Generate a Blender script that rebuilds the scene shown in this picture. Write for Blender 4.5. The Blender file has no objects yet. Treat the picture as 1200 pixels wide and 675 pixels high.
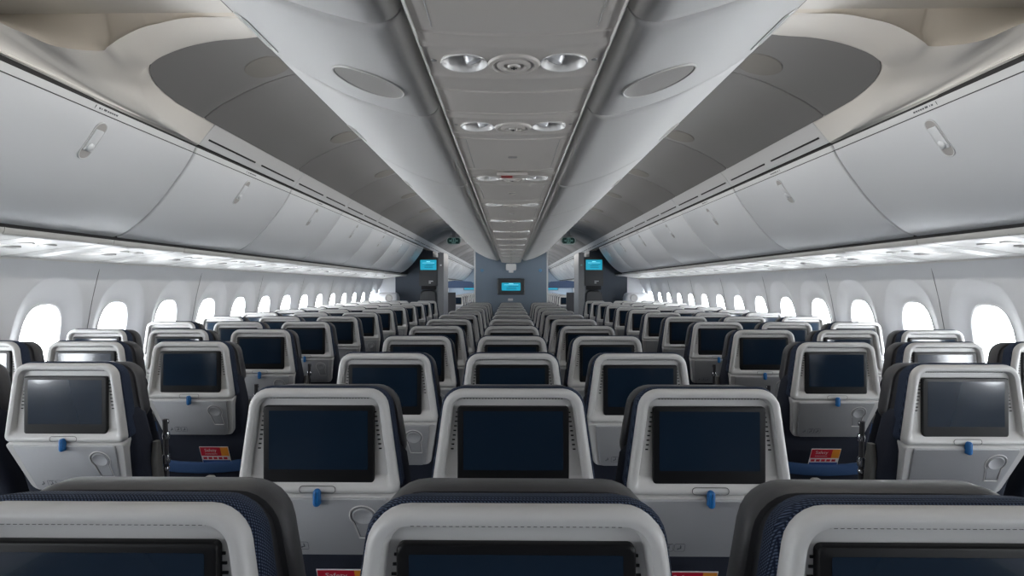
import bpy, bmesh, math, random
from mathutils import Vector, Matrix
from mathutils.geometry import delaunay_2d_cdt
random.seed(7)
C = bpy.context.scene.collection
PI = math.pi
ZC = 1.427                      # eye height of the photographer
ORD = ['first', 'second', 'third', 'fourth', 'fifth', 'sixth', 'seventh', 'eighth', 'ninth', 'tenth', 'eleventh',
       'twelfth', 'thirteenth', 'fourteenth', 'fifteenth', 'sixteenth', 'seventeenth', 'eighteenth', 'nineteenth', 'twentieth',
       'twenty-first', 'twenty-second', 'twenty-third', 'twenty-fourth']

# ------------------------------------------------------------------ materials
def mat(name, col, rough=.5, metal=0., spec=.5, emit=None, estr=0., bump=None, coat=0., var=0.):
    m = bpy.data.materials.new(name); m.use_nodes = True
    nt = m.node_tree; b = nt.nodes['Principled BSDF']
    b.inputs['Base Color'].default_value = (*col, 1)
    b.inputs['Roughness'].default_value = rough
    b.inputs['Metallic'].default_value = metal
    b.inputs['Specular IOR Level'].default_value = spec
    b.inputs['Coat Weight'].default_value = coat
    if emit:
        b.inputs['Emission Color'].default_value = (*emit, 1); b.inputs['Emission Strength'].default_value = estr
    tc = nt.nodes.new('ShaderNodeTexCoord')
    if bump:
        sc, st = bump
        n = nt.nodes.new('ShaderNodeTexNoise'); n.inputs['Scale'].default_value = sc; n.inputs['Detail'].default_value = 3
        nt.links.new(tc.outputs['Object'], n.inputs['Vector'])
        bp = nt.nodes.new('ShaderNodeBump'); bp.inputs['Strength'].default_value = st; bp.inputs['Distance'].default_value = .002
        nt.links.new(n.outputs['Fac'], bp.inputs['Height']); nt.links.new(bp.outputs['Normal'], b.inputs['Normal'])
    if var:
        n2 = nt.nodes.new('ShaderNodeTexNoise'); n2.inputs['Scale'].default_value = 9
        nt.links.new(tc.outputs['Object'], n2.inputs['Vector'])
        mx = nt.nodes.new('ShaderNodeMixRGB')
        mx.inputs['Color1'].default_value = (*[c*(1-var) for c in col], 1)
        mx.inputs['Color2'].default_value = (*[min(1, c*(1+var)) for c in col], 1)
        nt.links.new(n2.outputs['Fac'], mx.inputs['Fac']); nt.links.new(mx.outputs['Color'], b.inputs['Base Color'])
    return m

def knit_mat():
    m = mat('navy_knit', (.03, .045, .085), .9, spec=.2)
    nt = m.node_tree; b = nt.nodes['Principled BSDF']
    tc = nt.nodes.new('ShaderNodeTexCoord')
    sx = nt.nodes.new('ShaderNodeSeparateXYZ'); nt.links.new(tc.outputs['Object'], sx.inputs[0])
    def ma(op, a, b_):
        n = nt.nodes.new('ShaderNodeMath'); n.operation = op
        nt.links.new(a, n.inputs[0])
        if isinstance(b_, float): n.inputs[1].default_value = b_
        else: nt.links.new(b_, n.inputs[1])
        return n.outputs[0]
    cx = nt.nodes.new('ShaderNodeCombineXYZ')
    nt.links.new(ma('ADD', sx.outputs[0], sx.outputs[1]), cx.inputs[0])
    nt.links.new(ma('ADD', sx.outputs[2], ma('MULTIPLY', sx.outputs[1], .8)), cx.inputs[1])
    def wave(direction, scale):
        w = nt.nodes.new('ShaderNodeTexWave'); w.wave_type = 'BANDS'; w.bands_direction = direction
        w.inputs['Scale'].default_value = scale; w.inputs['Distortion'].default_value = 0
        nt.links.new(cx.outputs[0], w.inputs['Vector']); return w
    wx = wave('X', 75); wd = wave('Y', 75)
    mu = nt.nodes.new('ShaderNodeMath'); mu.operation = 'MULTIPLY'
    nt.links.new(wx.outputs['Fac'], mu.inputs[0]); nt.links.new(wd.outputs['Fac'], mu.inputs[1])
    r = nt.nodes.new('ShaderNodeValToRGB')
    r.color_ramp.elements[0].position = .05; r.color_ramp.elements[0].color = (.010, .015, .032, 1)
    r.color_ramp.elements[1].position = .75; r.color_ramp.elements[1].color = (.085, .115, .185, 1)
    nt.links.new(mu.outputs[0], r.inputs['Fac']); nt.links.new(r.outputs['Color'], b.inputs['Base Color'])
    bp = nt.nodes.new('ShaderNodeBump'); bp.inputs['Strength'].default_value = .5; bp.inputs['Distance'].default_value = .002
    nt.links.new(mu.outputs[0], bp.inputs['Height']); nt.links.new(bp.outputs['Normal'], b.inputs['Normal'])
    return m

M = dict(
    shell=mat('seat_shell_plastic', (.56, .555, .55), .38, bump=(400, .05)),
    recess=mat('seat_recess_plastic', (.50, .50, .51), .42, bump=(400, .05)),
    tray=mat('tray_plastic', (.385, .39, .405), .45, bump=(500, .06)),
    black=mat('black_bezel', (.006, .006, .007), .4, spec=.3),
    display=mat('dark_display', (.008, .018, .034), .12, coat=.3),
    hole=mat('dark_hole', (.01, .01, .012), .8),
    groove=mat('panel_groove', (.10, .10, .105), .7),
    knit=knit_mat(),
    fabric=mat('navy_fabric', (.009, .013, .027), .85, bump=(300, .3), var=.15),
    leather=mat('headrest_leather', (.055, .055, .060), .42, bump=(60, .25)),
    blue=mat('blue_latch', (.010, .125, .36), .35),
    hookblue=mat('hook_blue', (.16, .34, .55), .3),
    pocket=mat('blue_pocket_fabric', (.010, .045, .13), .8, bump=(250, .3)),
    frame=mat('dark_seat_frame', (.03, .03, .035), .5),
    chrome=mat('chrome', (.75, .75, .77), .18, metal=1),
    armdark=mat('dark_arm_pad', (.10, .10, .095), .5),
    armcap=mat('grey_arm_cap', (.33, .32, .31), .5),
    bin=mat('bin_panel', (.56, .575, .595), .36, bump=(700, .04)),
    binlip=mat('bin_rail', (.54, .55, .56), .42),
    cbin=mat('centre_bin_panel', (.68, .665, .65), .42, bump=(700, .04)),
    grille=mat('speaker_grille', (.43, .41, .39), .8, bump=(900, .5)),
    wall=mat('sidewall_panel', (.72, .725, .74), .55, bump=(500, .05)),
    ceil=mat('ceiling_panel', (.160, .162, .168), .65, bump=(400, .05)),
    ceildisc=mat('ceiling_grille', (.148, .145, .138), .8),
    beam=mat('arch_panel', (.60, .59, .57), .42, bump=(500, .04)),
    beige=mat('cove_panel', (.60, .56, .50), .5),
    psu=mat('service_panel', (.58, .54, .50), .45, bump=(600, .04)),
    rail=mat('light_rail', (.72, .70, .67), .35),
    bowl=mat('lamp_bowl', (.75, .73, .71), .22, spec=.6),
    lens=mat('lamp_lens', (.85, .85, .86), .08, spec=.8),
    red=mat('red_sign', (.35, .02, .02), .4),
    spsu=mat('side_service_panel', (.46, .455, .44), .4),
    gap=mat('dark_gap', (.012, .012, .013), .8),
    carpet=mat('carpet', (.035, .04, .055), .95, bump=(250, .6), var=.2),
    bulk=mat('blue_grey_bulkhead', (.24, .30, .37), .5, bump=(60, .05)),
    darkbulk=mat('dark_blue_bulkhead', (.045, .060, .085), .5),
    mon=mat('monument_grey', (.050, .052, .056), .5),
    monlight=mat('monument_edge', (.20, .20, .205), .45),
    white=mat('white_trim', (.80, .80, .80), .4),
    tvframe=mat('monitor_frame', (.07, .075, .08), .4),
    cyan=mat('monitor_screen', (.0, .05, .08), .3, emit=(.02, .42, .62), estr=.8),
    cyanlite=mat('monitor_text_light', (.2, .5, .6), .3, emit=(.25, .75, .9), estr=.9),
    cyandark=mat('monitor_text_dark', (.0, .02, .04), .3, emit=(.01, .13, .22), estr=.8),
    signgreen=mat('exit_sign_green', (.006, .05, .04), .3),
    signlite=mat('exit_sign_symbol', (.25, .5, .45), .4),
    signrim=mat('exit_sign_rim', (.40, .46, .44), .4),
    glass=mat('daylit_window_pane', (.9, .95, 1), .1, emit=(.93, .97, 1.0), estr=22.0),
    winframe=mat('window_frame', (.78, .785, .80), .5),
    lamp=mat('lamp_glow', (1, 1, 1), .3, emit=(1, .93, .82), estr=30.),
    cardred=mat('card_red', (.50, .01, .03), .35),
    cardorange=mat('card_orange', (.75, .28, .03), .35),
    cardwhite=mat('card_white', (.7, .68, .68), .35),
    cardblue=mat('card_blue', (.02, .06, .22), .35),
    ink=mat('placard_ink', (.10, .105, .12), .6),
    curtain=mat('navy_curtain', (.05, .08, .15), .8),
)

# ------------------------------------------------------------------ mesh helpers
class MB:
    def __init__(s): s.v = []; s.f = []; s.m = []; s.mi = 0
    def add(s, vs, fs):
        o = len(s.v); s.v += [tuple(p) for p in vs]
        for f in fs: s.f.append(tuple(i+o for i in f)); s.m.append(s.mi)
    def box(s, c, d, rz=0):
        cx, cy, cz = c; hx, hy, hz = d[0]/2, d[1]/2, d[2]/2
        vs = []
        for z in (-hz, hz):
            for x, y in ((-hx, -hy), (hx, -hy), (hx, hy), (-hx, hy)):
                vs.append((cx+x*math.cos(rz)-y*math.sin(rz), cy+x*math.sin(rz)+y*math.cos(rz), cz+z))
        s.add(vs, [(3, 2, 1, 0), (4, 5, 6, 7), (0, 1, 5, 4), (1, 2, 6, 5), (2, 3, 7, 6), (3, 0, 4, 7)])
    def loft(s, loops, cap0=True, cap1=True, closed=True):
        n = len(loops[0]); vs = [p for l in loops for p in l]; fs = []
        for k in range(len(loops)-1):
            for i in range(n if closed else n-1):
                j = (i+1) % n
                fs.append((k*n+i, k*n+j, (k+1)*n+j, (k+1)*n+i))
        if closed and cap0: fs.append(tuple(range(n-1, -1, -1)))
        if closed and cap1: fs.append(tuple((len(loops)-1)*n+i for i in range(n)))
        s.add(vs, fs)
    def grid(s, rows): s.loft(rows, closed=False)
    def tube(s, pts, r, n=8, closed=False):
        pts = [Vector(p) for p in pts]; loops = []; N = len(pts)
        for i, p in enumerate(pts):
            a = pts[(i-1) % N] if (closed or i > 0) else p
            b = pts[(i+1) % N] if (closed or i < N-1) else p
            t = (b-a).normalized()
            u = t.orthogonal().normalized() if i == 0 else (u - t*u.dot(t)).normalized()
            w = t.cross(u)
            loops.append([p+u*r*math.cos(2*PI*k/n)+w*r*math.sin(2*PI*k/n) for k in range(n)])
        if closed: s.loft(loops+[loops[0]], False, False)
        else: s.loft(loops)
    def disc(s, c, r, nrm, up=(0, 0, 1), n=20, rx=None):
        c = Vector(c); nv = Vector(nrm).normalized(); u = Vector(up).cross(nv).normalized(); w = nv.cross(u)
        s.add([c+u*(rx or r)*math.cos(2*PI*k/n)+w*r*math.sin(2*PI*k/n) for k in range(n)], [tuple(range(n))])
    def lathe(s, prof, c, axis=(0, 0, 1), n=24, cap=True):
        c = Vector(c); a = Vector(axis).normalized(); u = a.orthogonal().normalized(); w = a.cross(u)
        s.loft([[c+a*h+(u*math.cos(2*PI*k/n)+w*math.sin(2*PI*k/n))*r for k in range(n)] for r, h in prof], cap, cap)
    def text(s, txt, size, f, align='CENTER'):
        cu = bpy.data.curves.new('t', 'FONT'); cu.body = txt; cu.size = size; cu.align_x = align; cu.resolution_u = 2
        o = bpy.data.objects.new('t', cu); C.objects.link(o)
        dg = bpy.context.evaluated_depsgraph_get(); dg.update()
        me = o.evaluated_get(dg).to_mesh()
        s.add([f(v.co.x, v.co.y) for v in me.vertices], [tuple(p.vertices) for p in me.polygons])
        bpy.data.objects.remove(o); bpy.data.curves.remove(cu)
    def mesh(s, name, mats, angle=38, recalc=True):
        me = bpy.data.meshes.new(name); me.from_pydata(s.v, [], s.f)
        if not isinstance(mats, (list, tuple)): mats = [mats]
        for m in mats: me.materials.append(m)
        me.polygons.foreach_set('material_index', s.m)
        bm = bmesh.new(); bm.from_mesh(me)
        bmesh.ops.remove_doubles(bm, verts=bm.verts, dist=1e-5)
        if recalc: bmesh.ops.recalc_face_normals(bm, faces=bm.faces)
        bm.to_mesh(me); bm.free()
        me.polygons.foreach_set('use_smooth', [True]*len(me.polygons))
        me.set_sharp_from_angle(angle=math.radians(angle))
        return me
    def obj(s, name, mats, parent=None, angle=38, recalc=True):
        return link(name, s.mesh(name, mats, angle, recalc), parent)

def link(name, me, parent=None):
    o = bpy.data.objects.new(name, me); C.objects.link(o)
    if parent: o.parent = parent
    return o
def empty(name, loc=(0, 0, 0), rz=0):
    o = bpy.data.objects.new(name, None); C.objects.link(o); o.location = loc; o.rotation_euler = (0, 0, rz); o.empty_display_size = .1
    return o
def tag(o, label, cat, group=None):
    o['label'] = label; o['category'] = cat
    if group: o['group'] = group
    return o
def struct(o): o['kind'] = 'structure'; return o
KIDS = {}
def dup(root, loc=None, skip=()):
    r = root.copy(); C.objects.link(r)
    if loc is not None: r.location = loc
    for ch in children(root):
        if ch.name.split('.')[0] in skip: continue
        c = ch.copy(); C.objects.link(c); c.parent = r
        for g in children(ch):
            if g.name.split('.')[0] in skip: continue
            d = g.copy(); C.objects.link(d); d.parent = c
    return r
def children(o):
    if o.name not in KIDS: KIDS[o.name] = list(o.children)
    return KIDS[o.name]

def rpoly(pts, rad, n=5):
    """rounded polygon: pts list of 2D, rad per corner -> list of 2D"""
    out = []; N = len(pts)
    for i in range(N):
        p = Vector(pts[i]); a = Vector(pts[i-1]); b = Vector(pts[(i+1) % N])
        r = rad[i] if isinstance(rad, (list, tuple)) else rad
        da = (a-p).normalized(); db = (b-p).normalized()
        ang = da.angle(db); t = r/math.tan(ang/2)
        p0 = p+da*t; p1 = p+db*t
        cen = p+(da+db).normalized()*(r/math.sin(ang/2))
        a0 = math.atan2(*(p0-cen).yx); a1 = math.atan2(*(p1-cen).yx)
        d = (a1-a0+PI) % (2*PI)-PI
        for k in range(n+1):
            t_ = a0+d*k/n; out.append((cen.x+r*math.cos(t_), cen.y+r*math.sin(t_)))
    return out
def rrect(x0, x1, y0, y1, r, n=4): return rpoly([(x0, y0), (x1, y0), (x1, y1), (x0, y1)], r, n)
def trap(hwt, hwb, zt, zb, rt, rb, n=6):
    return rpoly([(-hwt, zt), (hwt, zt), (hwb, zb), (-hwb, zb)], [rt, rt, rb, rb], n)
def at_y(loop, y): return [(x, y, z) for x, z in loop]

# ------------------------------------------------------------------ the seat
ZT, ZB = 1.171, .908
def up_ring(y, i, it=None, ib=None, rt=.052):
    """ring of the upper shell inset by i on the sides, it on top, ib at the bottom"""
    it = i if it is None else it; ib = i if ib is None else ib
    hwt, hwb = .169, .206
    def hw(z): return hwt+(hwb-hwt)*(ZT-z)/(ZT-ZB)
    zt, zb = ZT-it, ZB+ib
    return at_y(trap(hw(zt)-i, hw(zb)-i, zt, zb, max(.012, rt-i), max(.006, .02-i*.5)), y)
AL = math.radians(25)
def L(x, h, n=0.):
    """point on the leaning lower back panel: h down along it, n towards the row behind"""
    return (x, .002+math.sin(AL)*h-math.cos(AL)*n, ZB-.003-math.cos(AL)*h-math.sin(AL)*n)

def vloft(mb, secs, r=.03, n=4):
    """sections (z, half width, y0, y1)"""
    loops = []
    for z, hw, y0, y1 in secs:
        rr = min(r, hw*.9, (y1-y0)*.45)
        loops.append([(x, y, z) for x, y in rrect(-hw, hw, y0, y1, rr, n)])
    mb.loft(loops)

def make_seat():
    root = empty('airline_seat')
    # upper shell
    b = MB()
    b.loft([up_ring(.052, .004), up_ring(.014, .0), up_ring(.006, .002), up_ring(.001, .007), up_ring(0, .013), up_ring(.003, .021, .020, .02),
            up_ring(.014, .025, .0235, .034), up_ring(.021, .027, .0255, .043)], True, True)
    sh = b.obj('back_shell', M['shell'], root)
    # perforations along the recess
    b = MB()
    for k in range(33): b.box((-.122+.244*k/32, .0190, ZT-.0245), (.0042, .004, .0036))
    b.obj('vent_row', M['hole'], sh, recalc=False)
    for sx in (-1, 1):
        b = MB()
        for k in range(9):
            z = ZT-.060-k*.0115; x = sx*(.169+.037*(ZT-z)/(ZT-ZB)-.0375)
            b.box((x, .0205, z), (.0070, .003, .0032))
        b.obj('vent_column', M['hole'], sh, recalc=False)
    # monitor
    b = MB()
    R = lambda y, i: at_y(rrect(-.139+i, .139-i, .936+i, 1.1275-i, .008, 4), y)
    b.loft([R(.022, 0), R(.0105, 0), R(.0085, .0015), R(.008, .004)])
    mo = b.obj('screen', M['black'], root)
    b = MB(); R2 = lambda y, i: at_y(rrect(-.124+i, .124-i, .969+i, 1.116-i, .002, 2), y)
    b.loft([R2(.010, 0), R2(.0074, 0)])
    d = b.obj('display', M['display'], mo)
    # lower back: leaning side shell + tray
    b = MB()
    def lp(i, n, h0, h1): 
        pts = rpoly([(-.200+i, h0), (.200-i, h0), (.166-i, h1), (-.166+i, h1)], [.01, .01, .03, .03], 4)
        return [L(x, h, n) for x, h in pts]
    b.loft([lp(0, -.045, .002, .200), lp(0, -.004, .002, .202), lp(.003, 0, .004, .199)])
    b.obj('lower_shell', M['shell'], root)
    b = MB()
    def tp(i, n):
        pts = rpoly([(-.172+i, .006+i), (.172-i, .006+i), (.145-i, .199-i), (-.145+i, .199-i)], [.006, .006, .02, .02], 4)
        return [L(x, h, n) for x, h in pts]
    b.loft([tp(0, -.003), tp(0, .003), tp(.002, .005)])
    tr = b.obj('tray_table', M['tray'], root)
    # cup holder: keyhole outline + dished disc
    def keyhole(r, xo=.108, ho=.062, tail=.075, w0=.018, w1=.016):
        p = []
        for k in range(19):
            t = math.radians(-40+260*k/18); p.append((xo+r*math.cos(t), ho-r*math.sin(t)))
        e = r-.034
        p += [(xo-w1-e, ho+tail+e*.5), (xo+w1+.012+e, ho+tail+e*.5)]
        return p
    b = MB()
    b.tube([L(x, h, .005) for x, h in keyhole(.034)], .0022, 6, True)
    b.obj('cup_holder', M['shell'], tr)
    b = MB()
    b.loft([[L(.108+r*math.cos(2*PI*k/28), .062+r*math.sin(2*PI*k/28), n) for k in range(28)] for r, n in
            ((.026, .0055), (.0245, .0075), (.0225, .0072), (.020, .0056))], True, True)
    b.obj('cup_ring', M['tray'], tr)
    b = MB()
    b.tube([L(x, h, .0052) for x, h in keyhole(.0305, tail=.070)], .0009, 4, True)
    b.obj('cup_groove', M['groove'], tr)
    # placard with two seated figures
    b = MB()
    for cx in (-.118, -.088, -.058):
        if cx > -.115:
            b.tube([L(cx+x, .165+y, .0053) for x, y in rrect(-.0135, .0135, -.013, .013, .004, 3)], .0006, 4, True)
        def P(x0, x1, y0, y1): b.loft([[L(cx+x, .165+y, nn) for x, y in ((x0, y0), (x1, y0), (x1, y1), (x0, y1))] for nn in (.0049, .0056)])
        P(.001, .0045, -.004, .004); P(-.005, .001, .002, .005); P(-.0055, -.003, .005, .008); P(.001, .0035, -.008, -.005)
        if cx == -.088: P(-.008, .008, -.011, -.0098)
    b.obj('placard', M['ink'], tr)
    # latch and its pocket on the ledge
    b = MB()
    pl = lambda y, i: at_y(rrect(-.0085+i, .0085-i, .881+i, .924-i, .0078-i*.75, 5), y)
    b.loft([pl(.004, 0), pl(-.009, 0), pl(-.0125, .0025), pl(-.0135, .006)])
    b.obj('tray_latch', M['blue'], root)
    b = MB()
    b.tube([(x, .0, z) for x, z in rrect(-.045, .045, .9125, .930, .008, 4)], .0009, 4, True)
    b.obj('latch_pocket', M['groove'], sh)
    # knit covered cushion round the shell
    b = MB()
    def kr(y, o, top): 
        return at_y(trap(.169+o, .206+o, ZT+top, .915, .055, .02), y)
    b.loft([kr(.0245, -.004, -.003), kr(.027, .003, .001), kr(.037, .0055, .003), kr(.060, .004, -.002), kr(.078, -.002, -.007), kr(.084, -.012, -.016)])
    b.obj('knit_cover', M['knit'], root)
    # backrest cushion
    b = MB()
    vloft(b, [(.44, .205, .205, .30), (.46, .215, .195, .325), (.60, .22, .150, .265), (.75, .22, .100, .215), (.88, .215, .045, .165), (.985, .205, .035, .140), (1.01, .19, .045, .125)])
    b.obj('backrest', M['fabric'], root)
    # headrest
    b = MB()
    def hr(y, i): return at_y(trap(.172-i, .206-i, 1.160-i, .955+i, max(.02, .062-i), max(.015, .045-i)), y)
    b.loft([hr(.104, .016), hr(.104, .003), hr(.109, .0), hr(.120, -.002), hr(.150, 0), hr(.164, .006), hr(.173, .02), hr(.177, .045)])
    h = b.obj('headrest', M['leather'], root)
    b = MB(); b.loft([hr(.080, .012), hr(.110, .010)])
    b.obj('headrest_plate', M['frame'], root)
    # seat pan, frame, legs
    b = MB()
    q = lambda z, i: [(x, y, z) for x, y in rrect(-.217+i, .217-i, .20+i, .655-i, .05, 5)]
    b.loft([q(.35, .02), q(.36, .004), q(.40, 0), q(.445, 0), q(.465, .012), q(.472, .04)])
    b.obj('seat_cushion', M['fabric'], root)
    b = MB()
    b.tube([(-.225, .27, .325), (.225, .27, .325)], .022, 10); b.tube([(-.225, .55, .325), (.225, .55, .325)], .022, 10)
    b.box((0, .41, .335), (.40, .40, .02))
    b.obj('seat_frame', M['frame'], root)
    for y0, y1 in ((.30, .24), (.53, .60)):
        b = MB(); b.tube([(0, y0, .31), (0, y1, .012)], .018, 10); b.box((0, y1, .008), (.06, .09, .016))
        b.obj('leg', M['frame'], root)
    # literature pocket
    b = MB()
    ring = lambda x0: [(x0, .120, .60), (x0, .105, .590), (x0, .135, .45), (x0, .185, .33), (x0, .215, .33), (x0, .165, .46)]
    xs = [-.195, -.19, -.1, 0, .1, .19, .195]
    sag = [0, .0, .010, .014, .010, .0, 0]
    b.loft([[(x, y-(.004 if 0 < i < 6 else -.006)-(.016*s_ if k in (1, 2) else 0)*40*.02, z-(s_ if k in (0, 1) else 0)) for k, (x, y, z) in enumerate(ring(x))] for i, (x, s_) in enumerate(zip(xs, sag))])
    pk = b.obj('seat_pocket', M['fabric'], root)
    b = MB()
    for_l = []
    for x, s_ in zip(xs, sag):
        for_l.append([(x, .094-s_*.4, .604-s_), (x, .090-s_*.5, .590-s_), (x, .100-s_*.5, .548-s_*.8), (x, .112-s_*.4, .546-s_*.8), (x, .112, .600-s_)])
    b.loft(for_l)
    b.obj('pocket_band', M['pocket'], pk)
    # armrests
    def arm(sx):
        b = MB()
        x = sx*.245
        secs = []
        for y, w, z0, z1 in ((.115, .008, .61, .63), (.12, .018, .598, .644), (.14, .020, .592, .65), (.45, .020, .598, .65), (.50, .020, .605, .648), (.515, .012, .615, .64)):
            secs.append([(x+xx, y, zz) for xx, zz in rrect(-w, w, z0, z1, min(.012, w*.8), 3)])
        b.loft(secs)
        a = b.obj('armrest', M['armcap'], root)
        b = MB(); b.box((x, .235, .47), (.024, .07, .27)); b.tube([(x, .235, .34), (x, .235, .30)], .02, 8)
        b.obj('arm_post', M['frame'], a)
        b = MB(); b.lathe([(.0, -.017), (.016, -.017), (.019, -.012), (.019, .012), (.016, .017), (0, .017)], (x, .105, .665), (1, 0, 0), 16)
        b.tube([(x, .105, .665), (x, .150, .60)], .010, 8); b.box((x, .118, .585), (.026, .020, .03)); b.tube([(x-.012, .110, .55), (x+.012, .110, .55)], .009, 8)
        b.obj('hinge', M['chrome'], a)
        return a
    arm(-1)
    return root, arm

seat0, arm_fn = make_seat()
seat_names = children(seat0)
arm_r = arm_fn(1)                       # the outer arm, only on the last seat of a block
arm_r_kids = list(arm_r.children)
PITCH_C, PITCH_S = .7975, .785
Y0C, Y0S = .703, 1.985
def make_raised(sx):
    x = sx*.228
    b = MB()
    b.tube([(x, .215, .60), (x, .205, .72), (x, .20, .84), (x, .195, .945)], .009, 8)
    a = link('raised_arm', b.mesh('raised_arm', M['frame']), None)
    b = MB()
    b.loft([[(x+dx, y, z) for dx, y in rrect(-.010, .010, y0, y1, .006, 3)] for z, y0, y1 in ((.60, .155, .19), (.66, .145, .19), (.82, .12, .165), (.88, .13, .155))])
    kids = [link('arm_pad', b.mesh('arm_pad', M['armdark']), a)]
    for z, r, h in ((.935, .009, .008), (.885, .012, .012), (.80, .013, .016), (.765, .011, .006)):
        b = MB(); b.lathe([(.0, -h), (r, -h), (r+.002, 0), (r, h), (0, h)], (x, .202, z), (0, 0, 1), 12)
        kids.append(link('chrome_joint', b.mesh('chrome_joint', M['chrome']), a))
    return a, kids
raised = {-1: make_raised(1), 1: make_raised(-1)}
def add_raised(root, side):
    a, kids = raised[side]
    a2 = a.copy(); C.objects.link(a2); a2.parent = root
    for c in kids:
        c2 = c.copy(); C.objects.link(c2); c2.parent = a2
def add_right_arm(root):
    a = arm_r.copy(); C.objects.link(a); a.parent = root
    for g in arm_r_kids:
        d = g.copy(); C.objects.link(d); d.parent = a
used = [False]
TINY = ('vent_row', 'vent_column', 'placard', 'cup_groove', 'latch_pocket', 'seat_pocket')
def put_seat(x, y, label, group, right_arm=False, k=0):
    if not used[0]: r = seat0; used[0] = True; r.location = (x, y, 0)
    else: r = dup(seat0, (x, y, 0), TINY if k > 5 else ())
    tag(r, label, 'airline seat', group)
    if right_arm: add_right_arm(r)
    return r
KIDS[seat0.name] = seat_names
SX = .487
for k in range(12):
    y = Y0C+PITCH_C*k; o = ORD[k]
    for j, nm in ((-1, "left"), (0, "middle"), (1, "right")):
        row = ('nearest row' if k == 0 else '%s row away' % o)
        put_seat(j*SX, y-(.010 if k == 0 else 0), 'grey-backed navy seat, %s one of three in the centre block, %s' % (nm, row), 'seats of the centre block', j == 1, k)
for side, sn in ((-1, 'left'), (1, 'right')):
    for k in range(12):
        y = Y0S+PITCH_S*k; o = ORD[k]
        row = 'nearest visible row' if k == 0 else o+' row away'
        for j, nm in ((0, 'aisle seat'), (1, 'middle seat'), (2, 'window seat')):
            if k == 0 and j == 2: continue
            x = side*((1.487 if side < 0 else 1.477)+j*.490)
            lab = 'grey-backed navy %s of the %s-hand window block, %s' % (nm, sn, row)
            st = put_seat(x, y, lab, 'seats of the %s-hand window block' % sn, (side == 1 and j == 2) or (side == -1 and j == 0), k)
            if j == 0 and k < 3: add_raised(st, side)
# move the prototype arm onto the last seat of the centre block's first row instead of leaving it on the prototype
for g in arm_r_kids: bpy.data.objects.remove(g)
bpy.data.objects.remove(arm_r)
for a_, ks_ in raised.values():
    for c_ in ks_: bpy.data.objects.remove(c_)
    bpy.data.objects.remove(a_)
# the cabin beyond the bulkhead: the same seats, only their backs show through the aisle gaps
FARSKIP = ('cup_holder', 'placard', 'tray_latch')
for side, sn in ((-1, 'left'), (1, 'right')):
    for k in range(9):
        for j, nm in ((0, 'aisle seat'), (1, 'middle seat')):
            if j == 1 and k > 1: continue
            r = dup(seat0, (side*(1.477+j*.49), 16.3+.80*k, 0), TINY+('cup_holder', 'cup_ring', 'tray_latch'))
            tag(r, 'navy %s in the cabin beyond, %s row seen through the %s aisle gap' % (nm, ORD[k], sn), 'airline seat', 'seats of the cabin beyond')

# safety cards standing in four pockets
def card(x, y, lab, dx=0., z=.583):
    b = MB()
    f = lambda u, v, n=0.: (u, math.sin(.42)*(-v)-n*.9, v*math.cos(.42)-n*.4)
    def q(x0, x1, v0, v1, n0, n1, mi):
        b.mi = mi; b.loft([[f(x0, v0, nn), f(x1, v0, nn), f(x1, v1, nn), f(x0, v1, nn)] for nn in (n0, n1)])
    q(-.068, .068, -.05, .100, 0, .0015, 2)
    q(-.066, .066, .047, .097, .0015, .0018, 0)
    q(.030, .066, .047, .097, .0018, .0021, 1)
    q(-.066, .066, -.04, .022, .0015, .0018, 3)
    b.mi = 0
    for k in range(5): q(-.06+.024*k, -.042+.024*k, .027, .040, .0015, .0019, 0)
    b.mi = 2; b.text('Safety', .024, lambda u, w: f(u-.018, .072+w, .0025)); b.text('instructions', .012, lambda u, w: f(u-.018, .056+w, .0025))
    o = b.obj('safety_card', [M['cardred'], M['cardorange'], M['cardwhite'], M['cardblue']], None, recalc=False)
    o.location = (x+dx, y+.098, z)
    tag(o, lab, 'safety card', 'safety cards in the seat pockets')
    return o
card(-1.477, Y0S+PITCH_S, 'red and orange safety card in the pocket of the left aisle seat, second row', .075)
card(1.477, Y0S+PITCH_S, 'red and orange safety card in the pocket of the right aisle seat, second row', -.02)
card(-SX, Y0C+PITCH_C, 'red safety card under the tray left of the middle seat, mostly hidden', .047, .606)
card(SX, Y0C+PITCH_C, 'red safety card under the tray right of the middle seat, mostly hidden', -.03, .606)

# ------------------------------------------------------------------ shell of the cabin
Y_NEAR, Y_FAR = -3.2, 27.
def zz(r): return ZC+r
WPX, WPZ = 2.68, zz(.1525)              # where sidewall meets the service panels
def wall_x(z):
    pts = [(0, 2.50), (.25, 2.70), (.55, 2.80), (.85, 2.80), (1.1, 2.78), (1.35, 2.735), (WPZ, WPX), (1.75, 2.6), (2.3, 2.3)]
    for (z0, x0), (z1, x1) in zip(pts, pts[1:]):
        if z <= z1: return x0+(x1-x0)*(z-z0)/(z1-z0)
    return pts[-1][1]
b = MB(); b.box((0, (Y_NEAR+Y_FAR)/2, -.025), (5.6, Y_FAR-Y_NEAR, .05)); struct(b.obj('floor', M['carpet']))

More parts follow.
